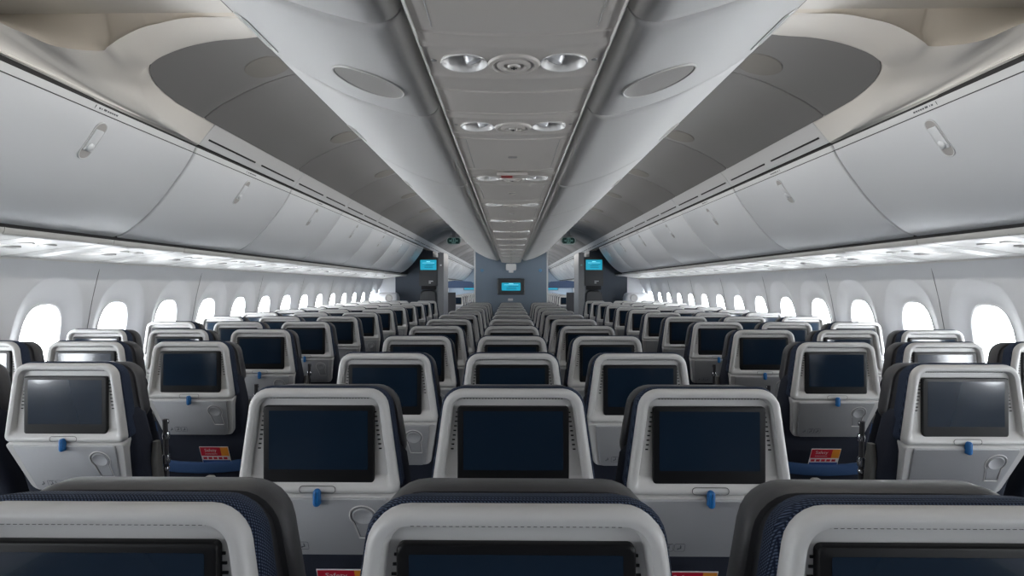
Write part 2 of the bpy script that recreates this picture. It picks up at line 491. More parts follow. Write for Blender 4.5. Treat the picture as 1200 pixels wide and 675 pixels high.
WP = .654
WY0 = 3.59-WP*10
NW = int((Y_FAR-WY0)/WP)
win_ys = [WY0+WP*k for k in range(NW+1) if Y_NEAR+.4 < WY0+WP*k < Y_FAR-.4]
DOOR = (12.0, 13.2)
def scoop_loop(yc, zc, hy, hz, p, N=48):
    out = []
    for k in range(N):
        t = 2*PI*k/N; c, s_ = math.cos(t), math.sin(t)
        r = (abs(c)**p+abs(s_)**p)**(-1/p)
        out.append((yc+hy*r*c, zc+hz*r*s_))
    return out
def rect_loop(yc, z0, z1, hy, N=48):
    zc = 1.08; out = []
    for k in range(N):
        t = 2*PI*k/N; c, s_ = math.cos(t), math.sin(t)
        sc = 1e9
        if c: sc = min(sc, hy/abs(c))
        if s_ > 0: sc = min(sc, (z1-zc)/s_)
        if s_ < 0: sc = min(sc, (z0-zc)/s_)
        out.append((yc+c*sc, zc+s_*sc))
    # pull nearest points onto corners
    for cy, cz in ((-hy, z0), (hy, z0), (hy, z1), (-hy, z1)):
        i = min(range(N), key=lambda i: (out[i][0]-yc-cy)**2+(out[i][1]-cz)**2); out[i] = (yc+cy, cz)
    return out
WZ = 1.075
for side, sn in ((-1, 'left'), (1, 'right')):
    b = MB()
    for i, yc in enumerate(win_ys):
        hy = WP/2-(.0015)
        F = lambda loop, dep: [(side*(wall_x(z)+dep), y, z) for y, z in loop]
        loops = [F(rect_loop(yc, .62, WPZ+.03, WP/2), 0)]
        loops += [F(scoop_loop(yc, 1.09, .285, .395, 2.5), 0), F(scoop_loop(yc, 1.088, .275, .385, 2.5), .003),
                  F(scoop_loop(yc, 1.084, .235, .335, 2.55), .020), F(scoop_loop(yc, 1.078, .185, .275, 2.8), .042), F(scoop_loop(yc, WZ, .165, .250, 2.9), .048)]
        b.loft(loops, False, False)
        # lower wall under the window
        zs = [0, .15, .25, .4, .55, .62]
        b.grid([[(side*wall_x(z), yc-WP/2, z) for z in zs], [(side*wall_x(z), yc+WP/2, z) for z in zs]])
    struct(b.obj('wall_%s' % sn, M['wall'], None, 30))
    wl = bpy.data.objects['wall_%s' % sn]
    # joints between pairs of panels
    b = MB()
    for i, yc in enumerate(win_ys):
        if (round((yc-3.59)/WP)) % 2 == 0:
            b.tube([(side*(wall_x(z)-.0005), yc+WP/2, z) for z in (.3, .55, .7, .85, 1.0, 1.1, 1.22, 1.35, 1.46, WPZ)], .0022, 5)
    b.obj('panel_joint', M['groove'], wl)
    for i, yc in enumerate(win_ys):
        b = MB()
        F = lambda loop, dep: [(side*(wall_x(z)+dep), y, z) for y, z in loop]
        b.loft([F(scoop_loop(yc, WZ, .1655, .2505, 2.9), .047), F(scoop_loop(yc, WZ, .160, .245, 2.9), .044), F(scoop_loop(yc, WZ, .153, .238, 2.9), .048),
                F(scoop_loop(yc, WZ, .150, .235, 2.9), .100)], False, False)
        w = struct(b.obj('window_%d' % (len([1 for o in bpy.data.objects if o.name.startswith('window_') and o.parent is None])+1), M['winframe']))
        b = MB()
        b.loft([F(scoop_loop(yc, WZ, .1505, .2355, 2.9), .098), F(scoop_loop(yc, WZ, .1505, .2355, 2.9), .104)])
        b.obj('window_pane', M['glass'], w)

# end walls
b = MB(); b.box((0, Y_NEAR-.05, 1.3), (5.7, .1, 2.7)); struct(b.obj('wall_back', M['darkbulk']))
b = MB(); b.box((0, Y_FAR+.05, 1.3), (5.7, .1, 2.7)); struct(b.obj('wall_front', M['bulk']))

# dark ceiling: panels between the vent strip and the centre bins (one arch per panel)
CP = [(1.600, .872), (1.56, .905), (1.50, .945), (1.39, 1.003), (1.28, 1.052), (1.165, 1.090), (1.0, 1.125), (.8, 1.15), (.6, 1.16), (.3, 1.165), (0, 1.167)]
b = MB()
full = [(-x, z) for x, z in CP]+[(x, z) for x, z in CP[-2::-1]]
CJ = [2.42, 3.13]
while CJ[-1] < Y_FAR: CJ.append(CJ[-1]+1.40)
CJ[-1] = Y_FAR
XLIM = [(2.42, 1.44), (2.50, 1.495), (2.55, 1.540), (2.60, 1.560), (2.66, 1.575), (2.75, 1.588), (2.87, 1.598), (3.05, 1.601), (3.25, 1.602)]
def arch_row(y, e):
    lim = 1.602
    for (ya, xa), (yb, xb) in zip(XLIM, XLIM[1:]):
        if ya <= y <= yb: lim = xa+(xb-xa)*(y-ya)/(yb-ya)
    out = []
    for x, z in full:
        ax = abs(x)
        if ax > 1.2 and lim < 1.601:
            ax = 1.2+(ax-1.2)*(lim-1.2)/.4
            for (x0, z0), (x1, z1) in zip(CP, CP[1:]):
                if x0 >= ax >= x1: z = z0+(z1-z0)*(x0-ax)/(x0-x1)
        out.append((math.copysign(ax, x), y, zz(z)+e))
    return out
for y0, y1 in zip(CJ, CJ[1:]):
    rows = [(y0+.004, .012), (y0+.006, .003), (y0+.011, 0), (y1-.011, 0), (y1-.006, .003), (y1-.004, .012)]
    rows += [(y, 0) for y, _ in XLIM if y0+.012 < y < y1-.012]; rows.sort(key=lambda r: r[0])
    b.grid([arch_row(y, e) for y, e in rows])
cl = struct(b.obj('ceiling', M['ceil'], None, 30))
b = MB(); b.grid([arch_row(y, .012) for y in [v for v, _ in XLIM]+[Y_FAR]])
b.obj('ceiling_backing', M['gap'], cl)
b = MB()
for y0, y1 in zip(CJ[:9], CJ[1:10]):
    for s_ in (-1, 1):
        c = Vector((s_*1.20, y1-.17, zz(1.079)))
        b.lathe([(.112, .0), (.108, -.005), (.100, -.006)], c, Vector((s_*.33, 0, 1)), 32)
b.obj('speaker_grille', M['ceildisc'], cl)

# ------------------------------------------------------------------ side bins
BJ = [-2.43, -1.01, .41, 1.83, 3.25, 4.67, 6.09, 7.51, 8.93, 10.35, 11.77]
FJ = [14.2+1.42*k for k in range(10)]
PROF = [(1.700, .750), (1.722, .700), (1.765, .630), (1.815, .560), (1.870, .487), (1.935, .412), (2.000, .350), (2.060, .304), (2.110, .277), (2.150, .264)]
def smooth(pts, n=4):
    out = []
    P = [Vector(p) for p in pts]; P = [P[0]*2-P[1]]+P+[P[-1]*2-P[-2]]
    for i in range(1, len(P)-2):
        for k in range(n):
            t = k/n
            out.append(tuple(.5*((2*P[i])+(P[i+1]-P[i-1])*t+(2*P[i-1]-5*P[i]+4*P[i+1]-P[i+2])*t*t+(3*P[i]-P[i-1]-3*P[i+1]+P[i+2])*t**3)))
    out.append(tuple(P[-2])); return out
SP = smooth(PROF, 3)
def prof_at(x):
    for (x0, z0), (x1, z1) in zip(SP, SP[1:]):
        if x <= x1:
            t = (x-x0)/(x1-x0); return z0+(z1-z0)*t, (x1-x0, z1-z0)
def make_bin(length):
    """left bin, origin at its near end on x = 0"""
    root = empty('overhead_bin')
    H = length
    b = MB()
    body = [(-x, zz(z)) for x, z in ((1.73, .735), (1.80, .615), (1.90, .490), (2.03, .362), (2.14, .292), (2.62, .300), (2.50, .55), (2.30, .80), (2.0, .88), (1.76, .80))]
    b.loft([[(x, y, z) for x, z in body] for y in (.004, H-.004)])
    b.obj('bin_body', M['frame'], root)
    # door slab with rounded near/far edges
    split = next(i for i, p in enumerate(SP) if p[1] < .728)
    def slab(seg, name, m, g=.009, parent=root):
        b = MB(); n = len(seg)
        nr = []
        for i in range(n):
            a = Vector(seg[max(0, i-1)]); c = Vector(seg[min(n-1, i+1)]); t = (c-a).normalized(); nr.append(Vector((t.y, -t.x)))   # outward-back
        def row(y, e): return [(-(seg[i][0]-nr[i].x*-e if False else seg[i][0]+abs(nr[i].x)*e), y, zz(seg[i][1]+abs(nr[i].y)*e)) for i in range(n)]
        r = [row(g, .02), row(g, .008), row(g+.002, .003), row(g+.008, 0), row(H-g-.008, 0), row(H-g-.002, .003), row(H-g, .008), row(H-g, .02)]
        b.grid(r)
        b.grid([[r[k][0] for k in range(8)], [(-(seg[0][0]+.02), q[0][1], zz(seg[0][1]+.004)) for q in r]])
        b.grid([[r[k][-1] for k in range(8)], [(-(seg[-1][0]+.012), q[0][1], zz(seg[-1][1]+.018)) for q in r]])
        return b.obj(name, m, parent, 50)
    d = slab(SP[split:], 'bin_door', M['bin'])
    t = slab([SP[0]]+SP[1:split]+[(SP[split][0]-.0012, SP[split][1]+.004)], 'bin_rail', M['binlip'])
    # latch
    z0, tv = prof_at(1.775); T = Vector((-tv[0], 0, tv[1])).normalized(); N = Vector((tv[1], 0, tv[0])).normalized()
    if N.z > 0: N = -N
    Yv = Vector((0, 1, 0)); O = Vector((-1.775, H*.5, zz(z0)))
    f = lambda u, v, n: O+Yv*u+T*v+N*n        # u along cabin, v down the door, n out of the door
    def rt(hu, hv, n=8): return rrect(-hu, hu, -hv, hv, hu*.98, n)
    b = MB()
    b.loft([[f(u, v, n) for u, v in rt(h, w)] for h, w, n in ((.033, .092, -.004), (.033, .092, .0025), (.0305, .0895, .0035), (.028, .087, .002), (.027, .086, -.001))], False, False)
    la = b.obj('latch_frame', M['binlip'], d)
    b = MB()
    b.loft([[f(u, v, n) for u, v in rt(h, w)] for h, w, n in ((.028, .087, .0015), (.0275, .0865, .0012))], True, True)
    # paddle
    b.obj('latch_plate', M['armcap'], d)
    b = MB()
    b.loft([[f(u, v-.003, n) for u, v in rrect(-h, h, -w, w, .006, 3)] for h, w, n in ((.025, .052, .001), (.025, .052, .005), (.023, .050, .006))])
    b.lathe([(.019, 0), (.018, .006), (.013, .010), (0, .011)], f(0, .028, .005), N, 18)
    b.obj('latch_paddle', M['bin'], d)
    # placard
    b = MB()
    g = lambda u, v, n: Vector((-1.7065, H*.5+u, zz(.736)))+T*v+N*n
    for x0, x1, h_ in ((-.060, -.050, .006), (-.044, -.040, .006), (-.030, -.014, .008), (-.008, .002, .006), (.006, .016, .006), (.020, .028, .006), (.032, .042, .006), (.046, .058, .006)):
        b.loft([[g(u, v, n) for u, v in ((x0, -h_*.8), (x1, -h_*.8), (x1, h_*.8), (x0, h_*.8))] for n in (.0, .0012)])
    b.tube([g(-.082, -.010, .0012), g(-.082, .012, .0012)], .0012, 4)
    b.tube([g(-.082, .012, .0012), g(.075, .012, .0012)], .0008, 4)
    b.obj('row_placard', M['ink'], t)
    return root
bin0 = make_bin(1.42)
# the mirrored bin has its own meshes
def mirror_tree(root):
    r = root.copy(); C.objects.link(r); r.animation_data_clear()
    def mir(me):
        m2 = me.copy(); m2.transform(Matrix.Scale(-1, 4, (1, 0, 0))); m2.flip_normals(); return m2
    for ch in list(root.children):
        c = ch.copy(); C.objects.link(c); c.parent = r; c.data = mir(ch.data)
        for g in list(ch.children):
            d = g.copy(); C.objects.link(d); d.parent = c; d.data = mir(g.data)
    return r
bin1 = mirror_tree(bin0)
bpy.context.view_layer.update()
KIDS[bin0.name] = list(bin0.children); KIDS[bin1.name] = list(bin1.children)
for side, sn, proto in ((-1, 'left', bin0), (1, 'right', bin1)):
    first = True; n = 0
    for y in BJ[2:-1]:
        r = proto if first else dup(proto, (0, y, 0)); first = False; r.location = (0, y, 0)
        tag(r, 'white overhead bin over the %s windows, %s' % (sn, 'nearest, cut by the frame' if n == 0 else 'the one with the nearest visible latch' if n == 1 else ORD[n-1]+' visible latch from the viewer'), 'overhead bin', 'overhead bins along the %s wall' % sn); n += 1
    n = 0
    for y in FJ[:-1]:
        r = dup(proto, (0, y, 0)); n += 1
        tag(r, 'white overhead bin in the cabin beyond, %s along the %s side' % (ORD[n-1], sn), 'overhead bin', 'overhead bins of the cabin beyond')
    # things behind the viewer need no separate bins: a plain soffit closes the wall top
    b = MB(); b.loft([[(side*x, y, zz(z)) for x, z in SP+[(2.6, .30), (2.3, .8)]] for y in (Y_NEAR, .405)])
    struct(b.obj('trim_%d' % (1 if side < 0 else 2), M['bin']))

    # dark gap bars above and under the bins
    b = MB()
    b.loft([[(side*x, y, zz(z)) for x, z in ((1.716, .742), (1.712, .770), (1.73, .80), (1.80, .80), (1.80, .75))] for y in (Y_NEAR, Y_FAR)])
    struct(b.obj('trim_%d' % (3 if side < 0 else 4), M['gap']))
    # vent strip over the bins
    b = MB()
    V = [(1.700, .770), (1.6925, .766), (1.685, .772), (1.673, .786), (1.640, .832), (1.606, .868), (1.600, .878), (1.62, .90)]
    vj = [3.25]
    while vj[-1] < Y_FAR: vj.append(vj[-1]+1.42)
    for y0, y1 in zip(vj, vj[1:]):
        y1 = min(y1, Y_FAR)
        for e0, e1 in ((y0+.002, y1-.002),):
            b.grid([[(side*(x+d_), y, zz(z+d_)) for x, z in V] for y, d_ in ((e0, .01), (e0, .003), (e0+.005, 0), (e1-.005, 0), (e1, .003), (e1, .01))])
    vs = struct(b.obj('trim_%d' % (5 if side < 0 else 6), M['white'] if False else M['bin'], None, 30))
    b = MB()
    for y0 in vj[:-1]:
        for q in range(2):
            ya = y0+.05+q*.70; yb = ya+.60
            if yb > Y_FAR: continue
            lo = [(1.6620, .7975), (1.6560, .8045)]
            b.loft([[(side*(x-e), y, zz(z-e)) for (x, z), e in ((lo[0], .0012), (lo[1], .0012), (lo[1], -.02), (lo[0], -.02))] for y in (ya, yb)])
    b.obj('vent_slot', M['hole'], vs)
    # dark gap between bins and service panels
    b = MB()
    b.loft([[(side*x, y, zz(z)) for x, z in ((2.146, .262), (2.151, .249), (2.20, .249), (2.20, .29), (2.14, .28))] for y in (Y_NEAR, Y_FAR)])
    struct(b.obj('trim_%d' % (7 if side < 0 else 8), M['gap']))
    # light rail along the wall top
    b = MB()
    b.loft([[(side*x, y, zz(z)) for x, z in ((2.668, .156), (2.672, .147), (2.70, .149), (2.72, .20), (2.66, .175))] for y in (Y_NEAR, Y_FAR)])
    struct(b.obj('trim_%d' % (9 if side < 0 else 10), M['rail']))

# ------------------------------------------------------------------ side service panels
def make_side_panel(length):
    root = empty('passenger_service_panel')
    P = [(2.150, .250), (2.155, .228), (2.175, .217), (2.30, .203), (2.45, .188), (2.58, .168), (2.668, .157)]
    PS = smooth(P, 3)
    H = length
    def zat(x):
        for (x0, z0), (x1, z1) in zip(PS, PS[1:]):
            if x <= x1: return z0+(z1-z0)*(x-x0)/(x1-x0)
    b = MB()
    b.grid([[(-x, y, zz(z+d)) for x, z in PS] for y, d in ((.0015, .012), (.002, .003), (.006, 0), (H-.006, 0), (H-.002, .003), (H-.0015, .012))])
    b.obj('panel', M['spsu'], root, 40)
    # filler joints
    b = MB()
    for y in (.12, H-.12):
        b = MB(); b.tube([(-x, y, zz(z)-.0002) for x, z in PS[3:]], .0016, 4)
        b.obj('filler_joint', M['armcap'], root)
    for dx, dy in ((2.30, -.07), (2.30, .07), (2.42, 0)):
        if dx == 2.42:
            b = MB(); c = (-dx, H/2, zz(zat(dx)))
            b.lathe([(.040, .004), (.040, -.003), (.034, -.005), (.026, -.002), (.020, -.008), (.012, -.009), (.0, -.007)], c, (0, 0, 1), 20, False)
            b.obj('air_nozzle', M['armcap'], root)
        else:
            b = MB(); c = (-dx, H/2+dy, zz(zat(dx)))
            b.lathe([(.042, .003), (.040, -.003), (.036, -.004), (.028, .002), (.0, .004)], c, (0, 0, 1), 20, False)
            o = b.obj('reading_light', M['bowl'], root)
            b = MB(); b.lathe([(.016, .0), (.014, -.004), (0, -.006)], c, (0, 0, 1), 14); b.obj('lens', M['lens'], o)
    b = MB()
    b.loft([[(-x, y, zz(zat(x))-e) for x, y in rrect(2.36, 2.48, H/2-.17, H/2-.06, .02, 3)] for e in (-.001, .002)])
    b.obj('call_plate', M['rail'], root)
    return root
sp0 = make_side_panel(.71); sp1 = mirror_tree(sp0); bpy.context.view_layer.update()
KIDS[sp0.name] = list(sp0.children); KIDS[sp1.name] = list(sp1.children)
for side, sn, proto in ((-1, 'left', sp0), (1, 'right', sp1)):
    n = 0; first = True
    for k in range(16):
        y = .41+.71*k
        r = proto if first else dup(proto, (0, y, 0)); first = False; r.location = (0, y, 0)
        tag(r, 'white service panel with reading lights over the %s windows, %s from the viewer' % (sn, ORD[k]), 'service panel', 'service panels over the %s window seats' % sn)
    b = MB()
    b.grid([[(side*x, y, zz(z)) for x, z in ((2.15, .24), (2.175, .214), (2.45, .188), (2.668, .157))] for y in (Y_NEAR, .41)])
    b.grid([[(side*x, y, zz(z)) for x, z in ((2.15, .24), (2.175, .214), (2.45, .188), (2.668, .157))] for y in (11.77, Y_FAR)])
    struct(b.obj('trim_%d' % (11 if side < 0 else 12), M['spsu']))

# ------------------------------------------------------------------ centre bins
CBP = [(.190, .505), (.1925, .480), (.199, .461), (.212, .448), (.232, .4415), (.257, .4425), (.310, .456), (.368, .474), (.442, .502), (.520, .542), (.575, .572), (.604, .592), (.617, .604)]
CS = smooth(CBP, 3)
def cprof(x):
    for (x0, z0), (x1, z1) in zip(CS, CS[1:]):
        if x <= x1:
            t = (x-x0)/(x1-x0); return z0+(z1-z0)*t, (x1-x0, z1-z0)
CJY = [-.10, 1.03, 1.59]+[1.59+1.11*k for k in range(1, 9)]
CJY[-1] = 10.47
CB_END = 10.47
def make_cbin(H, kind):
    root = empty('centre_overhead_bin')
    g = .003
    b = MB(); n = len(CS)
    rows = []
    for y, e in ((g, .02), (g, .009), (g+.003, .005), (g+.012, .002), (g+.035, 0), (H-g-.035, 0), (H-g-.012, .002), (H-g-.003, .005), (H-g, .009), (H-g, .02)):
        rows.append([(-(x-e*.4), y, zz(z+e*.9)) for x, z in CS])
    b.grid(rows)
    d = b.obj('bin_door', M['cbin'], root, 50)
    # upper lip and body behind
    b = MB()
    lip = [(.6165, .605), (.624, .610), (.624, .622), (.615, .66), (.56, .80), (.40, .86), (.178, .86), (.178, .515), (.20, .480), (.30, .475), (.44, .522), (.58, .592)]
    b.loft([[(-x, y, zz(z)) for x, z in lip] for y in (.002, H-.002)])
    b.obj('bin_body', M['cbin'], root)
    b = MB()
    b.loft([[(-x, y, zz(z)) for x, z in ((.619, .6065), (.6235, .6085), (.6235, .6125), (.619, .6105))] for y in (.002, H-.002)])
    b.obj('edge_groove', M['groove'], d)
    z0, tv = cprof(.585); T = Vector((-tv[0], 0, tv[1])).normalized(); Nn = Vector((-tv[1], 0, -tv[0])).normalized()
    O = Vector((-.585, H*.62, zz(z0))); f = lambda u, v, w: O+Vector((0, 1, 0))*u+T*v+Nn*w
    b = MB()
    b.loft([[f(u, v, w) for u, v in rrect(-hu, hu, -hv, hv, hv*.95, 5)] for hu, hv, w in ((.10, .018, -.003), (.10, .018, .002), (.097, .015, .003), (.094, .012, .001), (.09, .010, .0005))])
    la = b.obj('latch_frame', M['rail'], d)
    b = MB()
    b.loft([[f(u, v, w) for u, v in rrect(-hu+.01, hu-.01, -.008, .004, .0055, 4)] for hu, w in ((.09, 0.), (.088, .0016))])
    b.obj('latch_paddle', M['armcap'], d)
    if kind == 'speaker':
        z1, tv = cprof(.335); T = Vector((-tv[0], 0, tv[1])).normalized(); Nn = Vector((-tv[1], 0, -tv[0])).normalized()
        c = Vector((-.335, H*.60, zz(z1)))
        # the disc bends with the door
        b = MB(); nn = 40
        def ring(r, off):
            out = []
            for k in range(nn):
                t = 2*PI*k/nn; x = .327+r*math.cos(t)*.88; y = H*.60+r*math.sin(t)*.9
                out.append((-x, y, zz(cprof(x)[0])-off))
            return out
        b.loft([ring(.091, -.001), ring(.090, .002), ring(.087, .003), ring(.085, .0015), ring(.05, .0015), ring(.01, .0015)], False, True)
        b.obj('speaker_grille', M['grille'], d)
        b = MB(); b.tube(ring(.0895, .0016), .0026, 6, True); b.obj('grille_rim', M['rail'], d)
    return root
protos = {}
def cbin(H, kind):
    key = (round(H, 3), kind)
    if key not in protos:
        a = make_cbin(H, kind); c = mirror_tree(a); bpy.context.view_layer.update()
        KIDS[a.name] = list(a.children); KIDS[c.name] = list(c.children)
        protos[key] = [a, c, True]
        return a, c
    a, c, _ = protos[key]
    return dup(a), dup(c)
n = 0
for y0, y1 in zip(CJY, CJY[1:]):
    a, c = cbin(y1-y0, 'speaker' if abs(y1-y0-.56) < .02 else 'plain')
    for r, sn in ((a, 'left'), (c, 'right')):
        r.location = (0, y0, 0)
        if n == 0: lab = 'white centre overhead bin, %s side, overhead and cut by the frame' % sn
        elif n == 1: lab = 'short white centre bin with a round speaker grille, %s side' % sn
        else: lab = 'white centre overhead bin, %s side, %s behind the speaker grille' % (sn, ORD[n-2])
        tag(r, lab, 'overhead bin', 'overhead bins over the centre seats')
    n += 1
b = MB()
for s_ in (-1, 1): b.loft([[(s_*x, y, zz(z)) for x, z in CS+[(.617, .9), (.17, .9)]] for y in (Y_NEAR, -.105)])
struct(b.obj('trim_13', M['cbin']))

# dark channels and rails beside the centre service panels
b = MB()
for s_ in (-1, 1):
    b.loft([[(s_*x, y, zz(z)) for x, z in ((.150, .445), (.166, .480), (.194, .490), (.194, .51), (.13, .51))] for y in (Y_NEAR, CB_END)])
struct(b.obj('trim_14', M['gap']))
b = MB()
for s_ in (-1, 1):
    b.loft([[(s_*x, y, zz(z)) for x, z in ((.1612, .4125), (.1622, .4105), (.1640, .4105), (.1650, .413), (.1645, .445), (.1612, .445))] for y in (Y_NEAR, CB_END)])
struct(b.obj('trim_15', M['rail']))

# centre service panels
def psu_z(x): return .4065+.35*x*x
def make_psu(H, kind, cy):
    root = empty('centre_service_panel')
    xs = [-.160+.02*k for k in range(17)]
    b = MB()
    def step(y, e): return [(x, y, zz(psu_z(x)+e)) for x in xs]
    lip = ((.001, .010), (.0015, .003), (.005, 0))
    if kind != 'light':
        b.grid([step(y, e) for y, e in lip]+[step(H-y, e) for y, e in lip[::-1]])
        b.obj('panel', M['psu'], root, 40)
    else:
        y0, y1 = cy-.062, cy+.062
        b.grid([step(y, e) for y, e in lip]+[step(y0-.028, 0), step(y0-.024, -.003), step(y0-.004, -.0035), step(y0, -.001)])
        b.grid([step(y1, -.001), step(y1+.006, -.0035), step(y1+.020, -.003), step(y1+.024, 0)]+[step(H-y, e) for y, e in lip[::-1]])
        holes = [(-.090, .042), (.090, .042)]; nh = 28
        vs = []; es = []
        def chain(pts, closed=True):
            o = len(vs); vs.extend(Vector(p) for p in pts); n_ = len(pts)
            es.extend((o+i, o+(i+1) % n_) for i in range(n_ if closed else n_-1))
        chain([(x, y0) for x in xs]+[(x, y1) for x in xs[::-1]])
        for hx, r in holes: chain([(hx+r*math.cos(2*PI*k/nh), cy+r*math.sin(2*PI*k/nh)) for k in range(nh)])
        for x in xs[1:-1]:
            for y in (cy-.053, cy, cy+.053):
                if all((x-hx)**2+(y-cy)**2 > (r+.006)**2 for hx, r in holes): vs.append(Vector((x, y)))
        ov, oe, of, *_ = delaunay_2d_cdt(vs, es, [], 1, 1e-6)
        fs = []
        for f_ in of:
            c = sum((ov[i] for i in f_), Vector((0, 0)))/len(f_)
            if all((c.x-hx)**2+(c.y-cy)**2 > (r*.97)**2 for hx, r in holes): fs.append(tuple(f_))
        b.add([(p.x, p.y, zz(psu_z(p.x)-.001)) for p in ov], fs)
        b.obj('panel', M['psu'], root, 40)
    if kind == 'light':
        for x in (-.090, .090):
            z = zz(psu_z(x))-.001
            b = MB()
            b.lathe([(.0425, .003), (.0445, -.001), (.0435, -.003), (.041, -.0025), (.039, .002), (.034, .013), (.024, .021), (.010, .025), (.0, .0255)], (x, cy, z), (0, 0, 1), 28, False)
            o = b.obj('reading_light', M['bowl'], root)
            b = MB(); s_ = -1 if x < 0 else 1
            b.lathe([(.0170, .012), (.0165, -.002), (.011, -.006), (0, -.007)], (x-s_*.017, cy+.006, z+.008), (s_*.45, -.2, 1), 18)
            b.obj('lens', M['lens'], o)
        b = MB(); z = zz(psu_z(0))-.001
        b.lathe([(.048, 0), (.046, -.004), (.040, -.006), (.036, -.003), (.032, -.003), (.029, -.006), (.022, -.007), (.018, -.004), (.012, -.0045), (.010, -.0075), (0, -.008)], (0, cy, z), (0, 0, 1), 28, False)
        o = b.obj('air_nozzle', M['psu'], root)
        b = MB(); b.box((0, cy, z-.0082), (.003, .012, .0016)); b.box((0, cy, z-.0082), (.011, .003, .0016)); b.obj('nozzle_slot', M['hole'], o)
        b = MB()
        for x in (-.146, .146):
            b = MB(); b.lathe([(.006, 0), (.005, -.002), (0, -.0025)], (x, cy, zz(psu_z(x))), (0, 0, 1), 10); b.obj('screw', M['armcap'], root)
    if kind == 'cover':
        b = MB()
        for s_ in (-1, 1): b.tube([(s_*.150, .02, zz(psu_z(.15))), (s_*.132, .02, zz(psu_z(.132))), (s_*.132, H-.02, zz(psu_z(.132)))], .0010, 4)
        b.obj('cover_outline', M['armcap'], root)
        b = MB(); b.tube([(x, H*.5+y, zz(psu_z(x))-.0015) for x, y in rrect(-.013, .013, -.006, .006, .005, 3)], .0016, 6, True)
        b.obj('finger_pull', M['armcap'], root)
    return root
def psu_row():
    n = 0
    spec = [(-.2, .98, 'cover', 0, 'smooth beige-grey centre ceiling panel with finger pull, nearest'), (.98, 1.27, 'light', .125, None), (1.27, 1.43, 'blank', 0, None), (1.43, 1.68, 'light', .115, None)]
    y = 1.68
    k = 0
    while y < 10.2:
        spec += [(y, y+.45, 'cover', 0, None), (y+.45, y+.74, 'light', .16, None)]; y += .74; k += 1
    spec[-1] = (spec[-1][0], 10.46, 'light', .16, None)
    kinds = {'cover': 0, 'light': 0, 'blank': 0}
    made = {}
    for y0, y1, kind, cy, lab in spec:
        key = (round(y1-y0, 3), kind, cy)
        if key not in made:
            made[key] = r = make_psu(y1-y0, kind, cy); bpy.context.view_layer.update(); KIDS[r.name] = list(r.children)
        else: r = dup(made[key])
        r.location = (0, y0, 0); kinds[kind] += 1
        t = {'light': 'centre ceiling panel with two reading lights around an air nozzle, %s from the viewer',
             'cover': 'smooth grey centre ceiling cover panel with finger pull, %s from the viewer',
             'blank': 'plain centre ceiling strip between the %s two reading light panels'}[kind] % ORD[kinds[kind]-1]
        tag(r, t, 'service panel', 'service panels over the centre seats')
psu_row()
b = MB()
b.loft([[(x, y, zz(z)) for x, z in rrect(-.055, .055, .392, .4015, .004, 2)] for y in (2.135, 2.20)])
o = b.obj('cabin_sign', M['psu']); tag(o, 'small ceiling sign with a red symbol between the bins', 'sign')
b = MB(); b.box((-.020, 2.168, zz(.3915)), (.040, .04, .002)); b.obj('red_symbol', M['red'], o)

# ------------------------------------------------------------------ entry arch over the near rows
YN = -3.2
def lerp(a, b, t): return a+(b-a)*t
# far rim (towards the dark ceiling) and near rim (towards the cove), from the centre outwards and down to the bins
FAR = [(.55, 2.62, 1.118), (.85, 2.62, 1.115), (1.146, 2.62, 1.079), (1.258, 2.563, 1.045), (1.361, 2.52, 1.003), (1.447, 2.485, .950), (1.493, 2.485, .919), (1.550, 2.52, .903),
       (1.586, 2.556, .884), (1.621, 2.613, .856), (1.640, 2.70, .8075), (1.654, 2.854, .774), (1.668, 3.067, .763), (1.692, 3.25, .766)]
UP = [(.55, 2.64, 1.17), (.85, 2.64, 1.15), (1.146, 2.64, 1.103), (1.258, 2.585, 1.068), (1.361, 2.54, 1.025), (1.450, 2.505, .978), (1.500, 2.51, .952), (1.540, 2.55, .924),
      (1.560, 2.60, .910), (1.575, 2.66, .898), (1.588, 2.75, .888), (1.598, 2.87, .880), (1.601, 3.05, .878), (1.602, 3.25, .878)]
NEAR = [(.55, 2.30, 1.034), (.85, 2.30, 1.034), (1.133, 2.31, 1.034), (1.227, 2.27, 1.013), (1.299, 2.258, .994), (1.386, 2.244, .965), (1.460, 2.237, .9245), (1.507, 2.237, .893),
        (1.544, 2.244, .880), (1.594, 2.10, .839), (1.631, 2.0, .845), (1.650, 1.85, .848), (1.672, 1.0, .858), (1.685, YN, .86)]
ZF = zz(1.036)
